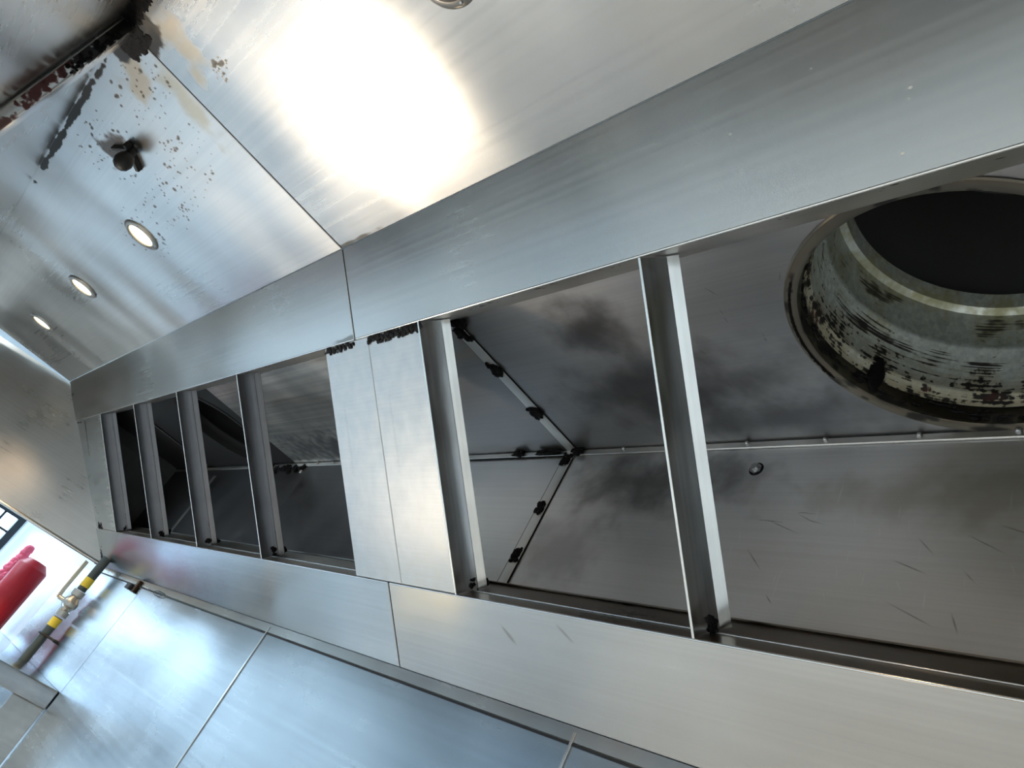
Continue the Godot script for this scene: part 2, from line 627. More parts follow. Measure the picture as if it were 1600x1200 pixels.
# The inside of a duct: spangled zinc with bands of old grease. u goes round, v up.
func galvanised() -> StandardMaterial3D:
	var w := 1536
	var h := 256
	var n1 := noise_bytes(w, h, 51, 0.010, 4)
	var n2 := noise_bytes(w, h, 52, 0.06, 4)
	var cell := FastNoiseLite.new()
	cell.seed = 9
	cell.noise_type = FastNoiseLite.TYPE_CELLULAR
	cell.cellular_return_type = FastNoiseLite.RETURN_CELL_VALUE
	cell.frequency = 0.10
	var streak := grain_bytes(w, h, 53, 30)
	var a := PackedByteArray()
	var b := PackedByteArray()
	a.resize(w * h * 3)
	b.resize(w * h * 3)
	for y in h:
		var v := float(y) / h              # 0 at the mouth, 1 at the top edge
		for x in w:
			var i := y * w + x
			var s := (n1[i] - 128) / 128.0
			var f := (n2[i] - 128) / 128.0
			var k := (streak[i] - 128) / 128.0
			var z := 0.88 + 0.09 * cell.get_noise_2d(x, y) + 0.06 * f
			var c := Color(z * 0.97, z, z * 0.98)
			var green := clampf(0.9 * s + 0.5 * f + (0.55 - absf(v - 0.75) * 2.2), 0.0, 1.0)
			c = c.lerp(Color(0.62, 0.61, 0.44), green * 0.75)
			var low := clampf(1.1 - v * 3.2 + 0.6 * s + 0.35 * k, 0.0, 1.0)
			c = c.lerp(Color(0.62, 0.55, 0.40), low * 0.6)
			var tar := clampf((0.9 * f + 1.0 * s + 0.9 * k + (0.30 - absf(v - 0.10) * 2.6)) * 3.0 - 0.9, 0.0, 1.0) * clampf(1.5 - v * 2.4, 0.0, 1.0)
			tar = maxf(tar, clampf((k + s + 0.1 - absf(v - 0.30) * 9.0) * 3.0, 0.0, 1.0) * 0.9)
			tar = maxf(tar, clampf((k * 0.7 + s - 0.1 - absf(v - 0.62) * 9.0) * 3.0, 0.0, 1.0) * 0.7)
			c = c.lerp(Color(0.07, 0.055, 0.045), tar)
			var rust := clampf((s + 0.4 * f - 0.35 - absf(v - 0.05) * 4.0) * 5.0, 0.0, 1.0)
			c = c.lerp(Color(0.25, 0.10, 0.07), rust * 0.7)
			a[i * 3] = clampi(int(c.r * 255), 0, 255)
			a[i * 3 + 1] = clampi(int(c.g * 255), 0, 255)
			a[i * 3 + 2] = clampi(int(c.b * 255), 0, 255)
			var dirt := clampf(green * 0.6 + low * 0.5 + tar, 0.0, 1.0)
			b[i * 3] = 255
			b[i * 3 + 1] = int(255 * (0.45 + 0.1 * f + 0.1 * dirt))
			b[i * 3 + 2] = int(255 * (0.55 * (1.0 - dirt)))
	var m := StandardMaterial3D.new()
	m.albedo_texture = ImageTexture.create_from_image(Image.create_from_data(w, h, false, Image.FORMAT_RGB8, a))
	var orm := ImageTexture.create_from_image(Image.create_from_data(w, h, false, Image.FORMAT_RGB8, b))
	m.metallic = 1.0
	m.roughness = 1.0
	m.roughness_texture = orm
	m.roughness_texture_channel = BaseMaterial3D.TEXTURE_CHANNEL_GREEN
	m.metallic_texture = orm
	m.metallic_texture_channel = BaseMaterial3D.TEXTURE_CHANNEL_BLUE
	m.uv1_scale = Vector3(1, 1.0 / 0.25, 1)
	return m


# ------------------------------------------------------------------ the room
func box(lo: Vector3, hi: Vector3) -> ArrayMesh:
	return bar(lo, Vector3(1, 0, 0), Vector3(0, 1, 0), Vector3(0, 0, 1), hi.x - lo.x, hi.y - lo.y, hi.z - lo.z, 0.004)


const ROOM_L := -4.9
const ROOM_R := 3.6
const ROOM_F := 4.4
const ROOM_H := 3.0


func room() -> void:
	setting("floor", box(Vector3(ROOM_L - 0.1, -0.1, -0.1), Vector3(ROOM_R + 0.1, 0, ROOM_F + 0.1)), M.floor, "grey kitchen floor below the hood")
	setting("ceiling", box(Vector3(ROOM_L - 0.1, ROOM_H, -0.1), Vector3(ROOM_R + 0.1, ROOM_H + 0.1, ROOM_F + 0.1)), M.ceiling_paint, "white kitchen ceiling above the hood")
	setting("wall_right", box(Vector3(ROOM_R, 0, 0), Vector3(ROOM_R + 0.1, ROOM_H, ROOM_F)), M.white_paint, "plain white kitchen wall beyond the near end of the hood")
	setting("wall_front", box(Vector3(ROOM_L, 0, ROOM_F), Vector3(ROOM_R, ROOM_H, ROOM_F + 0.1)), M.grey_paint, "plain grey kitchen wall facing the hood")
	# the left wall has a window in it
	var wl := setting("wall_left", box(Vector3(ROOM_L - 0.1, 0, -0.1), Vector3(ROOM_L, 1.0, ROOM_F + 0.1)), M.white_paint, "white kitchen wall with the bright window in it")
	part("panel", box(Vector3(ROOM_L - 0.1, 2.11, -0.1), Vector3(ROOM_L, ROOM_H, ROOM_F + 0.1)), M.white_paint, wl)
	part("panel", box(Vector3(ROOM_L - 0.1, 1.0, -0.1), Vector3(ROOM_L, 2.11, 0.03)), M.white_paint, wl)
	part("panel", box(Vector3(ROOM_L - 0.1, 1.0, 2.0), Vector3(ROOM_L, 2.11, ROOM_F + 0.1)), M.white_paint, wl)
	# back wall with steel cladding under the hood
	var wb := setting("wall_back", box(Vector3(ROOM_L, 0, -0.1), Vector3(ROOM_R, ROOM_H, -0.004)), M.white_paint, "glossy white wall behind the hood, clad in steel sheets below it")
	var seams := [-2.9, -1.775, -0.628, 0.499, 1.63, 2.76]
	for k in 5:
		var x0: float = seams[k]
		var x1: float = seams[k + 1]
		var top := 1.914
		part("cladding_panel", sheet(Vector3(x0 + 0.0015, 0.9, 0.0), UPX, Vector3(0, 1, 0), x1 - x0 - 0.003, top - 0.9 - 0.0025, 0.003, 0.0030, 1.8, 40 + k), M.wall_steel if M.has("wall_steel") else M.steel, wb)
		part("cladding_panel", sheet(Vector3(x0 + 0.0015, 0.1, 0.0), UPX, Vector3(0, 1, 0), x1 - x0 - 0.003, 0.797, 0.003, 0.0008, 1.6, 80 + k), M.steel, wb)
		if k >= 2:
			part("seam_strip", bar(Vector3(x0 - 0.003, 0.9, 0.0), UPX, Vector3(0, 0, 1), Vector3(0, 1, 0), 0.006, 0.003, 1.03, 0.001), M.bright, wb, "bright narrow seam strip")
	part("sealant", bar(Vector3(-2.45, 1.9105, 0.0005), UPX, Vector3(0, 1, 0), Vector3(0, 0, 1), 5.2, 0.004, 0.001, 0.0004), M.black, wb, "black line of sealant")
	part("top_strip", sheet(Vector3(-2.45, top_of_cladding(), 0.001), UPX, Vector3(0, 1, 0), 5.2, 0.024, 0.003), M.steel, wb, "narrow steel strip along the top of the cladding")


func top_of_cladding() -> float:
	return 1.915


func ceiling_light(at: Vector3, label: String, energy: float, tint: Color) -> void:
	var t := thing("ceiling_light", label, "ceiling light", at, "kitchen ceiling lights")
	part("frame", bar(at + Vector3(-0.31, 0.0, -0.31), UPX, Vector3(0, 0, 1), Vector3(0, 1, 0), 0.62, 0.62, 0.02, 0.01), M.white_paint, t)
	part("diffuser", bar(at + Vector3(-0.29, -0.006, -0.29), UPX, Vector3(0, 0, 1), Vector3(0, 1, 0), 0.58, 0.58, 0.006, 0.01), M.diffuser, t, "glowing cool white diffuser")
	var l := AreaLight3D.new()
	l.name = "ceiling_lamp_glow"
	add_child(l, true)
	l.position = at + Vector3(0, -0.012, 0)
	l.rotation_degrees = Vector3(-90, 0, 0)
	l.area_size = Vector2(0.58, 0.58)
	l.light_color = tint
	l.light_energy = energy
	l.area_range = 12.0
	l.shadow_enabled = true


# ------------------------------------------------------------------ the hood
func face_a(x0: float, x1: float, sd: int, mat: Material, parent: Node3D) -> void:
	part("upper_panel", sheet(LINE_B + UPX * x0, UPX, slope_up, x1 - x0, 0.183, 0.003, 0.0007, 2.0, sd), mat, parent)


func mullion(x: float, parent: Node3D, web_mat: Material, strip_mat: Material, sd: int) -> void:
	var o := LINE_B + UPX * x - slope_up * 0.488
	var Y := -slope_out                                   # into the plenum
	var line := [Vector2(0.0, 0.001)]
	for k in 11:
		var f := k / 10.0
		line.append(Vector2(0.009 * pow(f, 2.0), 0.003 + 0.039 * f))
	var m := part("mullion", extrude(folded(line, 0.0015), o, UPX, Y, slope_up, 0.486), web_mat, parent)
	part("cover_strip", extrude([Vector2(0.0065, 0.0450), Vector2(0.0090, 0.0430), Vector2(0.0195, 0.0548), Vector2(0.0182, 0.0562), Vector2(0.0065, 0.0562)], o, UPX, Y, slope_up, 0.486), strip_mat, m)
	part("backing", bar(o + UPX * -0.004 + Y * 0.004, UPX, Y, slope_up, 0.0015, 0.051, 0.486, 0.0005), M.dull, m)
	part("front_lip", bar(o + UPX * -0.003 - Y * 0.0012, UPX, Y, slope_up, 0.0042, 0.0022, 0.486, 0.0009), M.bright, m, "thin bright front lip")
	part("grease_clump", crust(o + UPX * 0.006 + Y * 0.030 + slope_up * 0.002, Y, slope_up, 0.035, 0.022, 34, 0.0036, sd, 0.6), M.tar, m, "black grease at the foot")
	part("grease_clump", lump(o + UPX * 0.0055 + Y * 0.0436 + slope_up * 0.03, UPX, Y, slope_up, 0.0025, 0.003, 0.034, sd + 9, 0.3), M.tar, m, "black grease at the foot")


func bead(name_: String, at: Vector3, x0: float, x1: float, r: float, parent: Node3D) -> void:
	part(name_, tube([at + UPX * x0, at + UPX * x1], r, 12), M.bright, parent)


func screw_mesh(at: Vector3, r: float) -> ArrayMesh:
	return lathe([Vector2(0, 0.006), Vector2(r * 0.5, 0.0055), Vector2(r * 0.9, 0.0035), Vector2(r, 0.001), Vector2(r, -0.002)], at, Vector3(0, 0, 1), 14)


func tack(on: Vector3, along: Vector3, across: Vector3, sd: int, parent: Node3D, a := 0.020, b := 0.021) -> void:
	var st := SurfaceTool.new()
	st.begin(Mesh.PRIMITIVE_TRIANGLES)
	var N := along.cross(across).normalized()
	if N.dot(Vector3(0, -1, 0.6)) < 0:
		N = -N
	var r := RandomNumberGenerator.new()
	r.seed = sd
	for k in 16:
		var p := on + along * r.randf_range(-0.7, 0.7) * a + across * r.randf_range(-0.6, 0.6) * b
		lump(p, along, across, N, a * r.randf_range(0.2, 0.5), b * r.randf_range(0.2, 0.45), 0.0024, sd * 17 + k, 0.6, st)
	part("grease_clump", st.commit(), M.tar, parent, "lump of black grease on the joint strip")


func section(x0: float, x1: float, parent: Node3D, sd: int, mats: Dictionary, p0: float, p1: float) -> void:
	var L := x1 - x0
	var P := p1 - p0
	part("ceiling_panel", sheet(Vector3(x0, CEIL_Y, LINE_A.z), UPX, Vector3(0, 0, 1), L, FRONT_Z - LINE_A.z + 0.006, 0.003, 0.0036, 3.4, sd, 0.3), mats.ceiling, parent)
	part("front_panel", sheet(Vector3(x0, CEIL_Y, FRONT_Z), UPX, Vector3(0, -1, 0), L, 0.43, 0.003, 0.0012, 1.3, sd + 1), mats.front, parent)
	part("upper_panel", sheet(LINE_B + UPX * x0, UPX, slope_up, L, 0.183, 0.003, 0.0016, 3.2, sd + 2, 0.3), mats.upper, parent)
	part("lower_panel", sheet(LINE_D + UPX * x0, UPX, slope_up, L, 0.1685, 0.003, 0.0016, 2.6, sd + 3, 0.3), mats.lower, parent)
	bead("folded_edge", LINE_B - slope_out * 0.0018 + slope_up * 0.0005, x0 + 0.001, x1 - 0.001, 0.0022, parent)
	bead("folded_edge", LINE_C - slope_out * 0.0018, x0 + 0.001, x1 - 0.001, 0.0022, parent)
	# the filter frame: a deep return along the head and the gutter along the foot
	part("return_flange", sheet(LINE_B + UPX * x0 - slope_out * FRAME, UPX, slope_out, L, FRAME - 0.004, 0.002), mats.flange, parent)
	part("gutter_edge", sheet(LINE_C + UPX * x0 - slope_out * 0.002, UPX, -slope_out, L, 0.032, 0.001), mats.gutter, parent)
	bead("gutter_lip", LINE_C - slope_out * 0.034 + slope_up * 0.0008, x0 + 0.001, x1 - 0.001, 0.0013, parent)
	part("gutter_back", sheet(LINE_C + UPX * x0 - slope_out * 0.034 - slope_up * 0.002, UPX, -slope_out, L, FRAME - 0.034, 0.002), mats.gutter, parent)
	# plenum
	var pb := part("plenum_back", sheet(Vector3(p0, 2.10, BACK_Z), UPX, Vector3(0, 1, 0), P, TOP_Y - 2.10, 0.003, 0.0006, 2.0, sd + 5), mats.back, parent)
	part("joint_flange", sheet(Vector3(p0, TOP_Y - 0.0155, BACK_Z + 0.004), UPX, Vector3(0, 1, 0), P, 0.0130, 0.003), mats.flange, pb)
	var fx := FAR_X if x0 < 0.0 else DUCT_X
	part("plenum_cap", holed_plate(p0, p1, 0.004, FRONT_TOP_Z + 0.034, TOP_Y + 0.014, fx, DUCT_Z, DUCT_R + 0.004, 0.002), M.dull, parent)
	part("plenum_floor", sheet(Vector3(x0, 2.118, BACK_Z), UPX, Vector3(0, 0, 1), L, 0.04, 0.002), mats.gutter, parent)


# A flat plate in the plane y = const, facing down, with a round hole.
func holed_plate(x0: float, x1: float, z0: float, z1: float, y: float, cx: float, cz: float, r: float, t: float) -> ArrayMesh:
	var st := SurfaceTool.new()
	st.begin(Mesh.PRIMITIVE_TRIANGLES)
	var seg := 96
	var rim := []
	var out := []
	for k in seg:
		var a := TAU * k / seg
		var d := Vector2(cos(a), sin(a))
		rim.append(Vector2(cx, cz) + d * r)
		var s := 1e9
		if absf(d.x) > 1e-6:
			s = minf(s, ((x1 - cx) if d.x > 0 else (x0 - cx)) / d.x)
		if absf(d.y) > 1e-6:
			s = minf(s, ((z1 - cz) if d.y > 0 else (z0 - cz)) / d.y)
		out.append(Vector2(cx, cz) + d * s)
	var uv := func(p: Vector2) -> Vector2: return Vector2(p.x - x0, p.y - z0)
	var dn := Vector3(0, -1, 0)
	for k in seg:
		var l := (k + 1) % seg
		var p0: Vector2 = rim[k]
		var p1: Vector2 = rim[l]
		var q0: Vector2 = out[k]
		var q1: Vector2 = out[l]
		var corner := Vector2(q0.x if absf(q0.x - x0) < 1e-6 or absf(q0.x - x1) < 1e-6 else q1.x, q0.y if absf(q0.y - z0) < 1e-6 or absf(q0.y - z1) < 1e-6 else q1.y)
		for side in 2:
			var yy := y if side == 0 else y + t
			var n := dn if side == 0 else -dn
			var P := [Vector3(p0.x, yy, p0.y), Vector3(q0.x, yy, q0.y), Vector3(corner.x, yy, corner.y), Vector3(q1.x, yy, q1.y), Vector3(p1.x, yy, p1.y)]
			var W := [uv.call(p0), uv.call(q0), uv.call(corner), uv.call(q1), uv.call(p1)]
			for f in [[0, 1, 2], [0, 2, 3], [0, 3, 4]]:
				var g: Array = f if side == 0 else [f[0], f[2], f[1]]
				if (P[g[1]] - P[g[0]]).cross(P[g[2]] - P[g[0]]).length() < 1e-10:
					continue
				tri(st, P[g[0]], P[g[1]], P[g[2]], [n, n, n], [W[g[0]], W[g[1]], W[g[2]]])
		var i0 := Vector3(p0.x, y, p0.y)
		var i1 := Vector3(p1.x, y, p1.y)
		flat_quad(st, i0, i1, i1 + Vector3(0, t, 0), i0 + Vector3(0, t, 0))
		var o0 := Vector3(q0.x, y, q0.y)
		var oc := Vector3(corner.x, y, corner.y)
		var o1 := Vector3(q1.x, y, q1.y)
		if o0.distance_to(oc) > 1e-5:
			flat_quad(st, oc, o0, o0 + Vector3(0, t, 0), oc + Vector3(0, t, 0))
		if o1.distance_to(oc) > 1e-5:
			flat_quad(st, o1, oc, oc + Vector3(0, t, 0), o1 + Vector3(0, t, 0))
	return st.commit()


const SPLIT := -0.30                        # where the two plenum boxes meet
const GAP := 0.0024
const DUCT_X := 1.022
const DUCT_Z := 0.229
const DUCT_R := 0.190
const FAR_X := -1.43
const FAR_Z := 0.229


func hood_far() -> void:
	var t := thing("hood_section", "far section of the steel extraction hood, ending over the wall shelf, with four filter bars", "extraction hood", Vector3(HOOD_L, 1.94, 0.0))
	var L := -GAP - HOOD_L
	var mats := {
		"ceiling": steel(L, 0.528, 1024, 256, 101, Color(0.78, 0.78, 0.775), 0.30, ceiling_marks_far(), 0.55, 0.08),
		"front": M.steel, "upper": steel(L, 0.183, 768, 96, 102, STEEL, 0.25, [{"c": Vector2(L - 0.02, 0.004), "r": Vector2(0.08, 0.006), "col": Color(0.4, 0.39, 0.37), "k": 0.7, "n": 0.8}], 0.6),
		"lower": steel(L, 0.17, 768, 96, 104, Color(0.70, 0.71, 0.71), 0.24, [], 0.6), "flange": M.flange, "gutter": M.dull,
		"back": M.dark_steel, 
	}
	section(HOOD_L, -GAP, t, 201, mats, HOOD_L, SPLIT - 0.001)
	# plenum top: clean sheet, sooty plate round the duct, last bay
	part("plenum_top", sheet(Vector3(-1.150, TOP_Y, BACK_Z), UPX, Vector3(0, 0, 1), SPLIT + 1.149, FRONT_TOP_Z - BACK_Z, 0.003, 0.0006, 2.0, 7), M.plenum_lit if M.has("plenum_lit") else M.dull, t)
	part("duct_plate", holed_plate(-2.016, -1.152, BACK_Z, FRONT_TOP_Z + 0.01, TOP_Y + 0.006, FAR_X, FAR_Z, DUCT_R, 0.003), M.soot, t, "sooty black plate round the far duct")
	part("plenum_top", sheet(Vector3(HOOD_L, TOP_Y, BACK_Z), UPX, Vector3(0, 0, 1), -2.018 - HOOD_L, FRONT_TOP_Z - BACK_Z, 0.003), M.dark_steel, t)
	part("joint_strip", bar(Vector3(-1.87, 2.11, BACK_Z + 0.001), UPX, Vector3(0, 0, 1), Vector3(0, 1, 0), 0.03, 0.002, 0.3, 0.0008), M.dull, t)
	# end wall, canted a little
	var a := Vector3(-2.455, 1.945, 0.004)
	var b := Vector3(-2.80, 1.945, FRONT_Z)
	var along := (b - a).normalized()
	part("end_panel", sheet(Vector3(b.x, b.y, b.z), -along, Vector3(0, 1, 0), a.distance_to(b), CEIL_Y - 1.945, 0.003, 0.0012, 1.4, 31), steel(1.19, 0.568, 512, 256, 103, STEEL, 0.3, [{"c": Vector2(0.68, 0.46), "r": Vector2(0.004, 0.004), "col": TAR, "k": 0.9}], 0.5), t)
	part("end_hem", tube([a + Vector3(0.004, -0.004, 0), b + Vector3(0.004, -0.004, 0)], 0.008, 12), M.steel, t)
	part("filler_strip", sheet(LINE_B - slope_up * 0.489 + UPX * -2.62 - slope_out * 0.004, UPX, slope_up, 0.195, 0.49, 0.002, 0.0005, 2.0, 5), M.steel, t)
	part("filler_strip", sheet(LINE_B - slope_up * 0.489 + UPX * -2.422 - slope_out * 0.003, UPX, slope_up, 0.27, 0.49, 0.002, 0.0005, 2.0, 6), M.steel, t)
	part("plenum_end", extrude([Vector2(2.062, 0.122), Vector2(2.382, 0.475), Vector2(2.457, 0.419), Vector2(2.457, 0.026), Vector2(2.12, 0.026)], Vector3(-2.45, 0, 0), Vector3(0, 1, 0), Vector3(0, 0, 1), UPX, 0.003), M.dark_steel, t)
	var k := 0
	for x in [-2.140, -1.634, -1.140, -0.634]:
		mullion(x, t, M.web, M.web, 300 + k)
		k += 1
	for p in [Vector3(-0.97, 2.450, BACK_Z + 0.004), Vector3(-0.862, 2.449, BACK_Z + 0.004)]:
		part("screw", screw_mesh(p, 0.005), M.screw, t)
	part("bolt", screw_mesh(Vector3(-1.06, 2.42, BACK_Z + 0.001), 0.007), M.screw, t)
	part("screw", screw_mesh(LINE_B + UPX * -2.56 - slope_up * 0.012, 0.003), M.black, t)
	part("grease_crust", crust(LINE_D + UPX * -2.468 + slope_up * 0.004 - slope_out * 0.001, UPX, slope_up, 0.03, 0.10, 40, 0.0055, 71, 0.25), M.tar, t, "black grease in the far bottom corner")
	part("grease_crust", crust(LINE_C + UPX * -2.45 - slope_out * 0.003, UPX, slope_up, 0.07, 0.03, 30, 0.005, 72, 0.25), M.tar, t, "black grease at the foot of the filler strips")
	# grease under the upper panel and along the front
	part("grease_crust", crust(LINE_B + Vector3(-0.14, -0.003, -0.004), UPX, -slope_up, 0.14, 0.012, 40, 0.0035, 61, 0.15), M.tar, t, "black grease under the panel edge")
	part("grease_crust", crust(Vector3(-1.40, TOP_Y - 0.012, BACK_Z + 0.005), UPX, Vector3(0, -1, 0), 0.34, 0.035, 70, 0.006, 62), M.tar, t, "black grease along the plenum joint")


func ceiling_marks_far() -> Array:
	# u from the far end, v from the filters towards the front
	var e := -GAP - HOOD_L
	var at := func(x: float, z: float) -> Vector2: return Vector2(x - HOOD_L, z - LINE_A.z)
	var out := [
		{"c": at.call(-0.10, 1.085), "r": Vector2(0.13, 0.05), "a": 0.5, "col": TAN, "k": 0.55, "soft": 0.8, "n": 1.0, "rough": 0.5, "metal": 0.5},
		{"c": at.call(-0.04, 0.98), "r": Vector2(0.05, 0.12), "a": -0.1, "col": Color(0.66, 0.62, 0.52), "k": 0.5, "soft": 0.8, "n": 1.0, "rough": 0.5},
		{"c": at.call(-0.40, 1.03), "r": Vector2(0.07, 0.04), "a": 0.2, "col": Color(0.36, 0.36, 0.37), "k": 0.9, "soft": 0.4, "n": 1.1, "rough": 0.6, "metal": 0.2},
		{"specks": 60, "c": at.call(-0.42, 1.05), "r": Vector2(0.13, 0.09), "size": 0.004, "col": Color(0.28, 0.28, 0.29)},
		{"specks": 90, "c": at.call(-0.24, 0.92), "r": Vector2(0.17, 0.07), "a": 0.25, "size": 0.0035, "col": Color(0.33, 0.31, 0.29)},
		{"specks": 60, "c": at.call(-0.14, 1.06), "r": Vector2(0.12, 0.06), "size": 0.004, "col": Color(0.25, 0.22, 0.20)},
		{"specks": 50, "c": at.call(-0.66, 0.88), "r": Vector2(0.11, 0.08), "size": 0.0035, "col": Color(0.36, 0.36, 0.37)},
		{"specks": 30, "c": at.call(-0.46, 0.88), "r": Vector2(0.1, 0.06), "size": 0.003, "col": Color(0.36, 0.36, 0.37)},
		{"c": at.call(-0.55, 1.138), "r": Vector2(0.36, 0.007), "col": TAR, "k": 0.95, "soft": 0.15, "n": 1.6, "rough": 0.6, "metal": 0.1},
		{"c": Vector2(e - 0.03, 0.515), "r": Vector2(0.09, 0.03), "col": TAR, "k": 1.0, "soft": 0.3, "n": 0.8, "rough": 0.5, "metal": 0.1},
	]
	return out


func hood_near() -> void:
	var t := thing("hood_section", "near section of the steel extraction hood with the large round duct mouth in its plenum", "extraction hood", Vector3(GAP, 1.94, 0.0))
	var L := HOOD_R - GAP
	var at := func(x: float, z: float) -> Vector2: return Vector2(x - GAP, z - LINE_A.z)
	var cm := [
		{"c": at.call(0.04, 1.11), "r": Vector2(0.05, 0.045), "col": TAR, "k": 1.0, "soft": 0.25, "n": 0.9, "rough": 0.5, "metal": 0.1},
		{"c": at.call(0.08, 1.08), "r": Vector2(0.05, 0.09), "col": TAN, "k": 0.5, "soft": 0.8, "n": 1.0, "rough": 0.5},
		{"specks": 24, "c": at.call(0.13, 0.985), "r": Vector2(0.03, 0.02), "size": 0.003, "col": Color(0.45, 0.44, 0.42)},
		{"c": at.call(0.05, 0.622), "r": Vector2(0.10, 0.005), "col": Color(0.35, 0.33, 0.3), "k": 0.8, "n": 1.0},
	]
	# plenum back: u from the section joint, v from the foot; plenum top: v from the back
	var back := [
		{"c": Vector2(0.45, 0.28), "r": Vector2(0.30, 0.10), "col": Color(0.34, 0.34, 0.34), "k": 0.7, "soft": 1.0, "n": 0.5, "rough": 0.5},
		{"c": Vector2(0.95, 0.25), "r": Vector2(0.25, 0.07), "col": Color(0.62, 0.60, 0.54), "k": 0.4, "soft": 1.0, "n": 0.8},
		{"c": Vector2(0.30, 0.13), "r": Vector2(0.14, 0.12), "col": Color(0.48, 0.48, 0.49), "k": 0.4, "soft": 1.0, "n": 0.6},
	]
	var r := RandomNumberGenerator.new()
	r.seed = 77
	for k in 30:
		var p := Vector2(r.randf_range(0.62, 1.2), r.randf_range(0.05, 0.23))
		back.append({"line": [p, p + Vector2(r.randf_range(-0.012, 0.002), r.randf_range(0.015, 0.055))], "w": 0.0012, "col": Color(0.92, 0.92, 0.91), "k": 0.45, "soft": 1.0, "n": 0.5})
	for k in 18:
		var p := Vector2(r.randf_range(0.68, 1.25), r.randf_range(0.05, 0.22))
		back.append({"line": [p, p + Vector2(r.randf_range(0.01, 0.07), r.randf_range(-0.035, 0.005))], "w": 0.0009, "col": Color(0.30, 0.30, 0.30), "k": 0.6, "soft": 1.0, "n": 0.5})
	var top := [
		{"c": Vector2(0.49, 0.31), "r": Vector2(0.13, 0.10), "col": Color(0.22, 0.22, 0.23), "k": 0.95, "soft": 1.0, "n": 0.4, "rough": 0.6, "metal": 0.5},
		{"c": Vector2(0.55, 0.15), "r": Vector2(0.34, 0.13), "col": Color(0.34, 0.34, 0.35), "k": 0.9, "soft": 1.0, "n": 0.4, "rough": 0.55},
		{"c": Vector2(0.72, 0.05), "r": Vector2(0.34, 0.08), "col": Color(0.36, 0.36, 0.37), "k": 0.7, "soft": 1.0, "n": 0.4, "rough": 0.55},
		{"c": Vector2(0.12, 0.34), "r": Vector2(0.12, 0.06), "col": Color(0.72, 0.64, 0.55), "k": 0.5, "soft": 1.0, "n": 1.0},
	]
	for k in 10:
		var p := Vector2(r.randf_range(0.5, 0.85), r.randf_range(0.10, 0.36))
		top.append({"line": [p, p + Vector2(r.randf_range(-0.015, 0.015), r.randf_range(0.01, 0.04))], "w": 0.0009, "col": Color(0.3, 0.3, 0.3), "k": 0.6, "soft": 1.0, "n": 0.5})
	for m in back + top:
		if m.has("line"):
			m.line = [m.line[0] - Vector2(SPLIT, 0), m.line[1] - Vector2(SPLIT, 0)]
		else:
			m.c -= Vector2(SPLIT, 0)
	var PL := HOOD_R - SPLIT
	var mats := {
		"ceiling": steel(L, 0.528, 1024, 256, 111, Color(0.75, 0.755, 0.755), 0.27, cm, 0.55, 0.07),
		"front": M.steel,
		"upper": steel(L, 0.183, 768, 96, 112, STEEL, 0.25, [{"specks": 26, "c": Vector2(1.05, 0.08), "r": Vector2(0.2, 0.06), "size": 0.0010, "col": Color(0.95, 0.95, 0.92)}], 0.6),
		"lower": steel(L, 0.17, 768, 96, 113, Color(0.67, 0.675, 0.67), 0.24, [{"c": Vector2(0.36, 0.12), "r": Vector2(0.03, 0.004), "a": -0.7, "col": Color(0.5, 0.49, 0.46), "k": 0.6}, {"c": Vector2(0.50, 0.14), "r": Vector2(0.03, 0.003), "a": -0.6, "col": Color(0.5, 0.49, 0.46), "k": 0.6}], 0.6),
		"flange": M.flange, "gutter": M.gutter,
		"back": steel(PL, 0.357, 2048, 320, 114, Color(0.84, 0.84, 0.84), 0.42, back, 0.2, 0.06, 0.025),
	}
	section(GAP, HOOD_R, t, 221, mats, SPLIT, HOOD_R)
	part("plenum_top", holed_plate(SPLIT, HOOD_R, BACK_Z, FRONT_TOP_Z + 0.004, TOP_Y, DUCT_X, DUCT_Z, DUCT_R, 0.003), steel(PL, 0.40, 1536, 256, 115, Color(0.63, 0.63, 0.635), 0.45, top, 0.0, 0.08, 0.03), t)
	# right end, out of the picture
	part("end_panel", sheet(Vector3(HOOD_R, 1.945, 0.004), Vector3(0, 0, 1), Vector3(0, 1, 0), FRONT_Z - 0.004, CEIL_Y - 1.945, 0.003), M.steel, t)
	part("plenum_end", extrude([Vector2(2.062, 0.122), Vector2(2.382, 0.475), Vector2(2.457, 0.419), Vector2(2.457, 0.026), Vector2(2.12, 0.026)], Vector3(HOOD_R - 0.004, 0, 0), Vector3(0, 1, 0), Vector3(0, 0, 1), UPX, 0.003), M.dull, t)
	var k := 0
	for x in [0.231, 0.741, 1.25, 1.757]:
		mullion(x, t, M.web_near, M.bright, 320 + k)
		k += 1
	# strip over the plenum joint: along the top, then down the back
	var xs := 0.187
	var top_strip := part("joint_strip", bar(Vector3(xs, TOP_Y - 0.0025, BACK_Z), UPX, Vector3(0, 1, 0), Vector3(0, 0, 1), 0.029, 0.0025, 0.392, 0.0008), M.strip, t)
	var back_strip := part("joint_strip", bar(Vector3(xs, 2.11, BACK_Z), UPX, Vector3(0, 0, 1), Vector3(0, 1, 0), 0.027, 0.0030, 0.345, 0.0008), M.strip, t)
	var sd := 400
	for x in [xs - 0.0008, xs + 0.0298]:
		part("grease_line", tube([Vector3(x, TOP_Y - 0.0008, 0.40), Vector3(x + 0.0003, TOP_Y - 0.0008, 0.2), Vector3(x, TOP_Y - 0.0008, 0.03)], 0.0014, 6), M.tar, top_strip, "black line of grease along the strip")
	for x in [xs - 0.0008, xs + 0.0278]:
		part("grease_line", tube([Vector3(x, 2.435, BACK_Z + 0.0012), Vector3(x, 2.12, BACK_Z + 0.0012)], 0.0016, 6), M.tar, back_strip, "black line of grease along the strip")
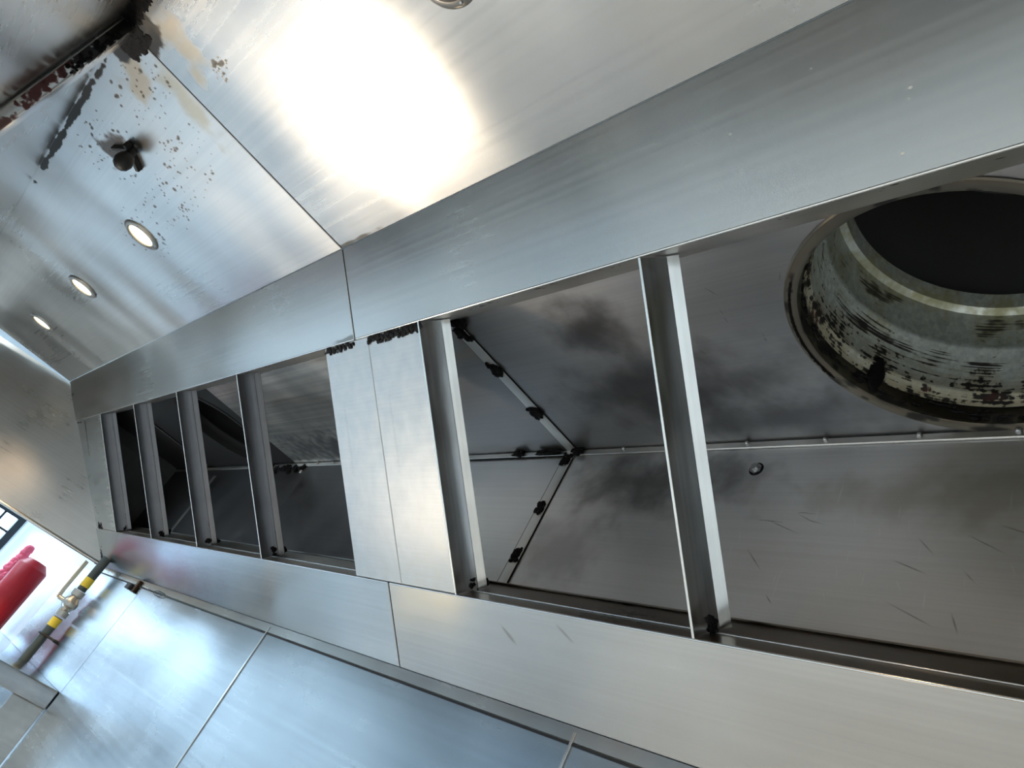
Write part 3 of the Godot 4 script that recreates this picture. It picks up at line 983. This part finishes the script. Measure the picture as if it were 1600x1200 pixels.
	part("grease_line", tube([Vector3(SPLIT, TOP_Y - 0.017, BACK_Z + 0.003), Vector3(xs, TOP_Y - 0.017, BACK_Z + 0.003)], 0.0016, 6), M.tar, back_strip, "black line of grease under the joint")
	for z in [0.385, 0.285, 0.153]:
		tack(Vector3(xs + 0.014, TOP_Y - 0.004, z), Vector3(0, 0, 1), UPX, sd, top_strip)
		sd += 1
	for y in [2.431, 2.308, 2.196]:
		tack(Vector3(xs + 0.012, y, BACK_Z + 0.004), Vector3(0, 1, 0), UPX, sd, back_strip, 0.017, 0.017)
		sd += 1
	tack(Vector3(xs + 0.035, TOP_Y - 0.010, BACK_Z + 0.008), UPX, Vector3(0, 1, 0), sd, back_strip, 0.018, 0.016)
	tack(Vector3(xs - 0.05, TOP_Y - 0.008, BACK_Z + 0.008), UPX, Vector3(0, 1, 0), sd + 1, back_strip, 0.04, 0.008)
	tack(Vector3(xs - 0.15, TOP_Y - 0.009, BACK_Z + 0.008), UPX, Vector3(0, 1, 0), sd + 2, back_strip, 0.02, 0.010)
	tack(Vector3(xs + 0.03, TOP_Y - 0.006, 0.410), UPX, Vector3(0, 0, 1), sd + 3, top_strip, 0.03, 0.016)
	for x in [0.350, 0.625, 0.763, 0.902, 1.024, 1.15]:
		part("screw", screw_mesh(Vector3(x, 2.4505, BACK_Z + 0.004), 0.0042), M.screw, t)
	var b := part("bolt", lathe([Vector2(0, 0.009), Vector2(0.006, 0.009), Vector2(0.007, 0.007), Vector2(0.007, 0.003), Vector2(0.0105, 0.003), Vector2(0.0105, 0), Vector2(0.0105, -0.002)], Vector3(0.657, 2.400, BACK_Z), Vector3(0, 0, 1), 6), M.screw, t, "hexagonal bolt with a black washer")
	part("washer", lathe([Vector2(0, 0.0015), Vector2(0.0115, 0.0015), Vector2(0.013, 0.0), Vector2(0.013, -0.002)], Vector3(0.657, 2.400, BACK_Z), Vector3(0, 0, 1), 20), M.tar, b)
	part("grease_crust", crust(LINE_B + Vector3(0.05, -0.004, -0.004), UPX, -slope_up, 0.19, 0.014, 70, 0.0035, 63, 0.15), M.tar, t, "black grease under the panel edge")
	# joint channel down the front panel
	var ch := part("joint_channel", bar(Vector3(-0.03, 2.085, 1.122), UPX, Vector3(0, 0, 1), Vector3(0, 1, 0), 0.06, 0.023, 0.418, 0.004), M.channel, t, "bright steel channel stained dark red and black")
	part("grease_crust", crust(Vector3(-0.06, CEIL_Y - 0.001, 1.098), Vector3(0, 0, 1), UPX, 0.046, 0.095, 170, 0.0055, 64, 0.16), M.tar, ch, "thick black grease at the ceiling corner")
	part("grease_crust", crust(Vector3(0.02, CEIL_Y - 0.001, 1.124), Vector3(0, 0, 1), UPX, 0.022, 0.14, 130, 0.0045, 74, 0.2), M.tar, ch, "thick black grease at the ceiling corner")
	part("grease_crust", crust(Vector3(0.031, 2.36, 1.124), Vector3(0, 1, 0), Vector3(0, 0, 1), 0.12, 0.018, 50, 0.0024, 65, 0.2), M.tar, ch, "black grease on the channel")


func blanks() -> void:
	var mat := steel(0.18, 0.50, 192, 512, 121, Color(0.74, 0.745, 0.745), 0.36, [{"c": Vector2(0.09, 0.5), "r": Vector2(0.10, 0.012), "col": Color(0.25, 0.24, 0.23), "k": 0.8, "n": 0.9, "rough": 0.6}, {"c": Vector2(0.05, 0.3), "r": Vector2(0.006, 0.10), "col": Color(0.66, 0.66, 0.65), "k": 0.3, "n": 0.9}], 0.4, 0.03, 0.02)
	for k in 2:
		var x0: float = [-0.133, 0.0475][k]
		var w: float = [0.179, 0.1825][k]
		var t := thing("blank_panel", ["narrow plain steel blank panel beside the four dark far bays", "narrow plain steel blank panel beside the open near bays, black grease along its top"][k], "blank panel", LINE_C + UPX * x0, "steel blank panels between the two rows of filter bays")
		part("face", sheet(LINE_B - slope_up * 0.4885 + UPX * x0 - slope_out * 0.002, UPX, slope_up, w, 0.487, 0.012, 0.0004, 2.0, 131 + k), mat, t)
		if k == 1:
			part("grease_crust", crust(LINE_B - slope_up * 0.004 + UPX * (x0 + 0.005) - slope_out * 0.001, UPX, -slope_up, w - 0.01, 0.014, 90, 0.0038, 66, 0.12), M.tar, t, "ragged black grease along the top")


func ducts() -> void:
	for k in 2:
		var c := Vector3([DUCT_X, FAR_X][k], TOP_Y, [DUCT_Z, FAR_Z][k])
		var t := thing("exhaust_duct", ["large round galvanised exhaust duct over the near bays, streaked with brown grease", "dark round exhaust duct half hidden behind the far filter bars"][k], "exhaust duct", c)
		var R := DUCT_R
		var prof := [Vector2(R + 0.016, -0.002), Vector2(R + 0.014, -0.004), Vector2(R + 0.002, -0.004), Vector2(R - 0.001, -0.002), Vector2(R - 0.001, 0.028)]
		part("mouth_ring", lathe(prof, c + Vector3(0, 0 if k == 0 else 0.006, 0), Vector3(0, 1, 0), 96), M.ring if k == 0 else M.soot, t)
		var wall := [Vector2(R - 0.002, 0.026), Vector2(R - 0.002, 0.042), Vector2(R - 0.005, 0.046), Vector2(R - 0.005, 0.052), Vector2(R - 0.002, 0.056), Vector2(R - 0.002, 0.122), Vector2(R - 0.005, 0.127), Vector2(R - 0.005, 0.136), Vector2(R - 0.001, 0.141), Vector2(R - 0.001, 0.200), Vector2(R - 0.010, 0.207), Vector2(R - 0.010, 0.235), Vector2(R + 0.004, 0.235), Vector2(R + 0.004, 0.026)]
		part("collar", lathe(wall, c, Vector3(0, 1, 0), 128), M.galv if k == 0 else M.soot, t)
		part("riser", lathe([Vector2(R + 0.028, 0.19), Vector2(R + 0.028, 0.52), Vector2(0.0, 0.52)], c, Vector3(0, 1, 0), 64), M.riser, t, "soot-black duct above the collar")
		part("riser_skin", lathe([Vector2(R + 0.004, 0.19), Vector2(R + 0.031, 0.19), Vector2(R + 0.031, 0.524), Vector2(0.0, 0.524)], c, Vector3(0, 1, 0), 64), M.dull, t)
		if k == 0:
			part("grease_crust", arc_crust(c, R + 0.008, -0.006, -0.003, 2.55, 3.5, 110, 67), M.tar, t, "black grease on the duct mouth")
			part("grease_run", lump(c + Vector3(-0.153, 0.034, -0.108), Vector3(0.577, 0, -0.817), Vector3(0, 1, 0), Vector3(0.817, 0, 0.577), 0.012, 0.030, 0.004, 68, 0.35), M.tar, t, "black run of grease down the collar")
			part("grease_crust", arc_crust(c, R - 0.004, 0.004, 0.02, 2.4, 5.2, 60, 69), M.tar, t, "broken black grease round the collar")


func arc_crust(c: Vector3, r: float, y0: float, y1: float, a0: float, a1: float, count: int, sd: int) -> ArrayMesh:
	var st := SurfaceTool.new()
	st.begin(Mesh.PRIMITIVE_TRIANGLES)
	var q := RandomNumberGenerator.new()
	q.seed = sd
	for k in count:
		var a := q.randf_range(a0, a1)
		var d := Vector3(cos(a), 0, sin(a))
		var s := q.randf_range(0.0010, 0.0024)
		lump(c + d * r + Vector3(0, q.randf_range(y0, y1), 0), Vector3(-d.z, 0, d.x), Vector3(0, 1, 0), d, s * q.randf_range(1.0, 5.0), s, 0.0016, sd * 7 + k, 0.6, st)
	return st.commit()


func lamps() -> void:
	var xs := [-2.048, -1.342, -0.671, 0.645, 1.32]
	var names := ["round hood lamp third along, nearest the far end panel", "round hood lamp in the middle of the far section", "round hood lamp nearest the black nozzle, its ring speckled with grease", "round hood lamp glaring over the near section, cut by the photo's top edge", "round hood lamp at the near end of the hood"]
	for k in 5:
		var c := Vector3(xs[k], CEIL_Y, 0.878)
		var t := thing("hood_lamp", names[k], "lamp", c, "round lamps set in the hood ceiling")
		part("ring", lathe([Vector2(0.034, 0.001), Vector2(0.034, -0.004), Vector2(0.037, -0.006), Vector2(0.043, -0.005), Vector2(0.048, -0.002), Vector2(0.0495, 0.001)].map(func(p): return Vector2(p.x, p.y)), c, Vector3(0, 1, 0), 40), M.ring_lamp, t)
		var lens := part("lens", lathe([Vector2(0.0, -0.0035), Vector2(0.02, -0.003), Vector2(0.0345, -0.001)], c, Vector3(0, 1, 0), 32), M.lens, t, "glowing warm white lens")
		for s in 3:
			var a := TAU * s / 3 + 0.5
			part("screw", lathe([Vector2(0, -0.0075), Vector2(0.002, -0.007), Vector2(0.0025, -0.005)], c + Vector3(cos(a) * 0.0415, 0, sin(a) * 0.0415), Vector3(0, 1, 0), 8), M.screw, t)
		var l := SpotLight3D.new()
		l.name = "hood_lamp_glow"
		add_child(l, true)
		l.position = c + Vector3(0, -0.012, 0)
		l.rotation_degrees = Vector3(-90, 0, 0)
		l.spot_angle = 67
		l.spot_angle_attenuation = 0.6
		l.light_size = 0.03
		l.spot_range = 12.0
		l.light_color = Color(1.0, 0.84, 0.64)
		l.light_energy = 0.85
		l.shadow_enabled = true


func nozzle() -> void:
	var c := Vector3(-0.365, CEIL_Y, 1.0)
	var t := thing("nozzle", "black fire suppression nozzle hanging from the speckled far ceiling panel", "nozzle", c)
	var a := (Vector3(-0.330, 0, 1.020) - Vector3(-0.383, 0, 1.045))
	part("bracket", bar(Vector3(-0.383, CEIL_Y - 0.013, 1.045), a.normalized().cross(Vector3(0, 1, 0)) * -1.0, Vector3(0, 1, 0), a.normalized(), 0.010, 0.014, a.length(), 0.003), M.black, t)
	a = (Vector3(-0.372, 0, 0.974) - Vector3(-0.320, 0, 1.022))
	part("bracket", bar(Vector3(-0.320, CEIL_Y - 0.015, 1.022), a.normalized().cross(Vector3(0, 1, 0)) * -1.0, Vector3(0, 1, 0), a.normalized(), 0.011, 0.016, a.length(), 0.003), M.black, t)
	var n := Vector3(-0.335, CEIL_Y, 1.010)
	part("stem", lathe([Vector2(0.009, 0.001), Vector2(0.009, -0.03), Vector2(0.0, -0.03)], n, Vector3(0, 1, 0), 20), M.black, t)
	part("cap", lathe([Vector2(0.0, -0.016), Vector2(0.012, -0.017), Vector2(0.017, -0.024), Vector2(0.0195, -0.036), Vector2(0.016, -0.048), Vector2(0.009, -0.054), Vector2(0.0, -0.055)], n, Vector3(0.1, 1, 0.1), 28), M.black, t)


# ------------------------------------------------------------------ beyond the far end of the hood
func left_corner() -> void:
	# window
	var w := thing("window_1", "bright window with a dark frame in the far left wall", "window", Vector3(ROOM_L, 1.0, 1.0))
	w.set_meta("kind", "structure")
	var X := ROOM_L - 0.06
	for z in [0.03, 1.93]:
		part("window_frame", box(Vector3(X, 1.0, z), Vector3(X + 0.07, 2.11, z + 0.045)), M.frame, w)
	for y in [1.0, 2.04]:
		part("window_frame", box(Vector3(X, y, 0.075), Vector3(X + 0.07, y + 0.07, 1.93)), M.frame, w)
	for z in [0.16, 0.45, 0.85, 1.3]:
		part("glazing_bar", box(Vector3(X + 0.035, 1.07, z), Vector3(X + 0.055, 2.04, z + 0.015)), M.frame, w)
	for y in [1.35, 1.70, 1.93]:
		part("glazing_bar", box(Vector3(X + 0.035, y, 0.075), Vector3(X + 0.055, y + 0.015, 1.93)), M.frame, w)
	part("pane", box(Vector3(X + 0.02, 1.06, 0.09), Vector3(X + 0.03, 2.05, 1.94)), M.glass, w)
	# shelf
	var s := thing("wall_shelf", "thick-edged steel shelf on the wall below the gas pipe, its polished top at eye level", "shelf", Vector3(-2.6, 1.43, 0.0))
	part("shelf_board", box(Vector3(-3.5, 1.432, 0.004), Vector3(-1.79, 1.497, 0.33)), M.shelf, s)
	part("side_plate", box(Vector3(-1.800, 1.10, 0.004), Vector3(-1.794, 1.4325, 0.122)), M.steel, s)
	part("side_plate", box(Vector3(-3.40, 1.10, 0.004), Vector3(-3.394, 1.4325, 0.122)), M.steel, s)
	# gas pipe
	var px := -2.31
	var pz := 0.045
	var g := thing("gas_pipe", "dark grey gas pipe running down the wall to the shelf, banded with yellow tape", "pipe", Vector3(px, 1.497, pz))
	part("tube", tube([Vector3(px, 1.498, pz), Vector3(px, 1.685, pz)], 0.019, 24), M.pipe, g)
	part("tube", tube([Vector3(px, 1.81, pz), Vector3(px, 1.968, pz)], 0.019, 24), M.pipe, g)
	part("tape_band", tube([Vector3(px, 1.645, pz), Vector3(px, 1.682, pz)], 0.0202, 24), M.tape, g, "yellow tape")
	part("tape_band", tube([Vector3(px, 1.828, pz), Vector3(px, 1.868, pz)], 0.0202, 24), M.tape, g, "yellow tape")
	var v := part("ball_valve", lathe([Vector2(0.0, 1.692), Vector2(0.026, 1.692), Vector2(0.026, 1.716), Vector2(0.020, 1.720), Vector2(0.022, 1.728), Vector2(0.031, 1.738), Vector2(0.033, 1.750), Vector2(0.031, 1.762), Vector2(0.023, 1.774), Vector2(0.020, 1.780), Vector2(0.026, 1.784), Vector2(0.026, 1.808), Vector2(0.0, 1.808)], Vector3(px, 0, pz), Vector3(0, 1, 0), 12, 0.9), M.valve, g, "pale metal ball valve with a lever")
	part("valve_stem", tube([Vector3(px, 1.75, pz), Vector3(px - 0.03, 1.75, pz + 0.045)], 0.009, 12), M.valve, v)
	part("lever", extrude(rounded(0.028, 0.005, 0.0015, -0.014, -0.0025), Vector3(px - 0.032, 1.745, pz + 0.048), Vector3(0.7, 0, 0.7), Vector3(-0.7, 0, 0.7), Vector3(-0.14, 1, 0.05).normalized(), 0.035), M.handle, v)
	part("lever", extrude(rounded(0.028, 0.005, 0.0015, -0.014, -0.0025), Vector3(px - 0.037, 1.778, pz + 0.050), Vector3(0.7, 0, 0.7), Vector3(-0.7, 0, 0.7), Vector3(0, 1, 0), 0.14), M.handle, v)
	var cl := part("clamp", tube([Vector3(px - 0.022, 1.608, pz), Vector3(px - 0.012, 1.608, pz + 0.02), Vector3(px + 0.012, 1.608, pz + 0.02), Vector3(px + 0.022, 1.608, pz), Vector3(px + 0.03, 1.608, 0.012), Vector3(px + 0.06, 1.608, 0.004)], 0.005, 8), M.black, g, "black pipe clamp")
	part("screw", lathe([Vector2(0, 0.012), Vector2(0.006, 0.010), Vector2(0.007, 0.0), Vector2(0.007, -0.01)], Vector3(px + 0.06, 1.608, 0.008), Vector3(0, 0, 1), 10), M.black, cl)
	# red canister and the pink sponge cloth beside it, standing on the shelf
	var rc := Vector3(-2.93, 1.497, 0.14)
	var r := thing("red_canister", "red canister with a chamfered top standing on the shelf", "canister", rc)
	part("body", lathe([Vector2(0, 0), Vector2(0.066, 0), Vector2(0.070, 0.006), Vector2(0.070, 0.30), Vector2(0.066, 0.306)], rc, Vector3(0, 1, 0), 32), M.red, r)
	part("shoulder", lathe([Vector2(0.066, 0.306), Vector2(0.042, 0.335), Vector2(0.0, 0.338)], rc, Vector3(0, 1, 0), 32), M.red, r)
	var pk := thing("pink_cloth", "pink knobbly cloth bunched up to a point beside the red canister", "cloth", Vector3(-3.17, 1.497, 0.17))
	var st := SurfaceTool.new()
	st.begin(Mesh.PRIMITIVE_TRIANGLES)
	var q := RandomNumberGenerator.new()
	q.seed = 5
	for k in 150:
		var h := q.randf() * 0.36
		var rr := 0.055 * (1.0 - h / 0.38)
		var a := q.randf() * TAU
		lump(Vector3(-3.17 + rr * cos(a), 1.51 + h, 0.17 + rr * sin(a)), UPX, Vector3(0, 1, 0), Vector3(0, 0, 1), 0.017, 0.017, 0.017, 500 + k, 0.3, st)
	part("fabric", st.commit(), M.pink, pk)
	# clip and wire by the first wall seam
	var k := thing("wall_clip", "small black and brass clip at the top of the first wall seam", "clip", Vector3(-1.85, 1.9, 0.0))
	part("plate", bar(Vector3(-1.845, 1.885, 0.001), UPX, Vector3(0, 0, 1), Vector3(0, 1, 0), 0.026, 0.010, 0.048, 0.002), M.clip, k, "brown metal plate")
	part("clip_body", bar(Vector3(-1.905, 1.888, 0.001), UPX, Vector3(0, 0, 1), Vector3(0, 1, 0), 0.055, 0.022, 0.022, 0.004), M.black, k)
	var wr := thing("wire", "thin grey wire ending in a loop along the top of the wall cladding", "wire", Vector3(-1.55, 1.9, 0.0))
	var pts := []
	for i in 25:
		var a := TAU * i / 24.0
		pts.append(Vector3(-1.56 + 0.05 * cos(a), 1.912 + 0.009 * sin(a), 0.006))
	pts.append(Vector3(-1.3, 1.913, 0.005))
	pts.append(Vector3(-0.66, 1.9145, 0.004))
	part("strand", tube(pts, 0.0016, 8), M.pipe, wr)


# Black jointing seen in the open seams: between the two hood sections, and over the cladding.
func joints() -> void:
	var t := thing("joint_gasket", "thin black jointing in the seam between the two hood sections", "gasket", Vector3(0, CEIL_Y, LINE_A.z))
	var w := 0.012
	part("strip", bar(Vector3(-w / 2, CEIL_Y + 0.0035, LINE_A.z), UPX, Vector3(0, 1, 0), Vector3(0, 0, 1), w, 0.002, 0.52, 0.0005), M.black, t)
	part("strip", bar(LINE_B - UPX * w / 2 - slope_out * 0.0055, UPX, slope_out, slope_up, w, 0.002, 0.183, 0.0005), M.black, t)
	part("strip", bar(LINE_D - UPX * w / 2 - slope_out * 0.0055, UPX, slope_out, slope_up, w, 0.002, 0.168, 0.0005), M.black, t)


# The cleaners' lamp below the hood: its glare is what burns out the near ceiling panel.
func work_light() -> void:
	var c := Vector3(-1.5, 0.95, 0.6)
	var aim := (Vector3(0.30, CEIL_Y, 0.80) - c).normalized()
	var side := aim.cross(Vector3(0, 1, 0)).normalized()
	var over := side.cross(aim)
	var t := thing("work_light", "yellow work light on a stand below the hood, turned up at the near ceiling panel", "lamp", Vector3(c.x, 0, c.z))
	part("pole", tube([Vector3(c.x, 0.03, c.z), Vector3(c.x, 0.88, c.z)], 0.014, 12), M.black, t)
	for k in 3:
		var a := TAU * k / 3
		part("leg", tube([Vector3(c.x, 0.25, c.z), Vector3(c.x + 0.28 * cos(a), 0.01, c.z + 0.28 * sin(a))], 0.010, 8), M.black, t)
	part("housing", bar(c - side * 0.11 - over * 0.09 - aim * 0.06, side, over, aim, 0.22, 0.18, 0.055, 0.01), M.tape, t)
	part("lens", bar(c - side * 0.095 - over * 0.075 - aim * 0.006, side, over, aim, 0.19, 0.15, 0.006, 0.004), M.lens, t, "glowing warm white lens")
	var l := SpotLight3D.new()
	l.name = "work_light_glow"
	add_child(l, true)
	l.transform = Transform3D(Basis(side, over, -aim), c + aim * 0.012)
	l.spot_angle = 19
	l.spot_angle_attenuation = 0.7
	l.light_size = 0.09
	l.spot_range = 10.0
	l.light_color = Color(1.0, 0.90, 0.77)
	l.light_energy = 1.1
	l.shadow_enabled = true
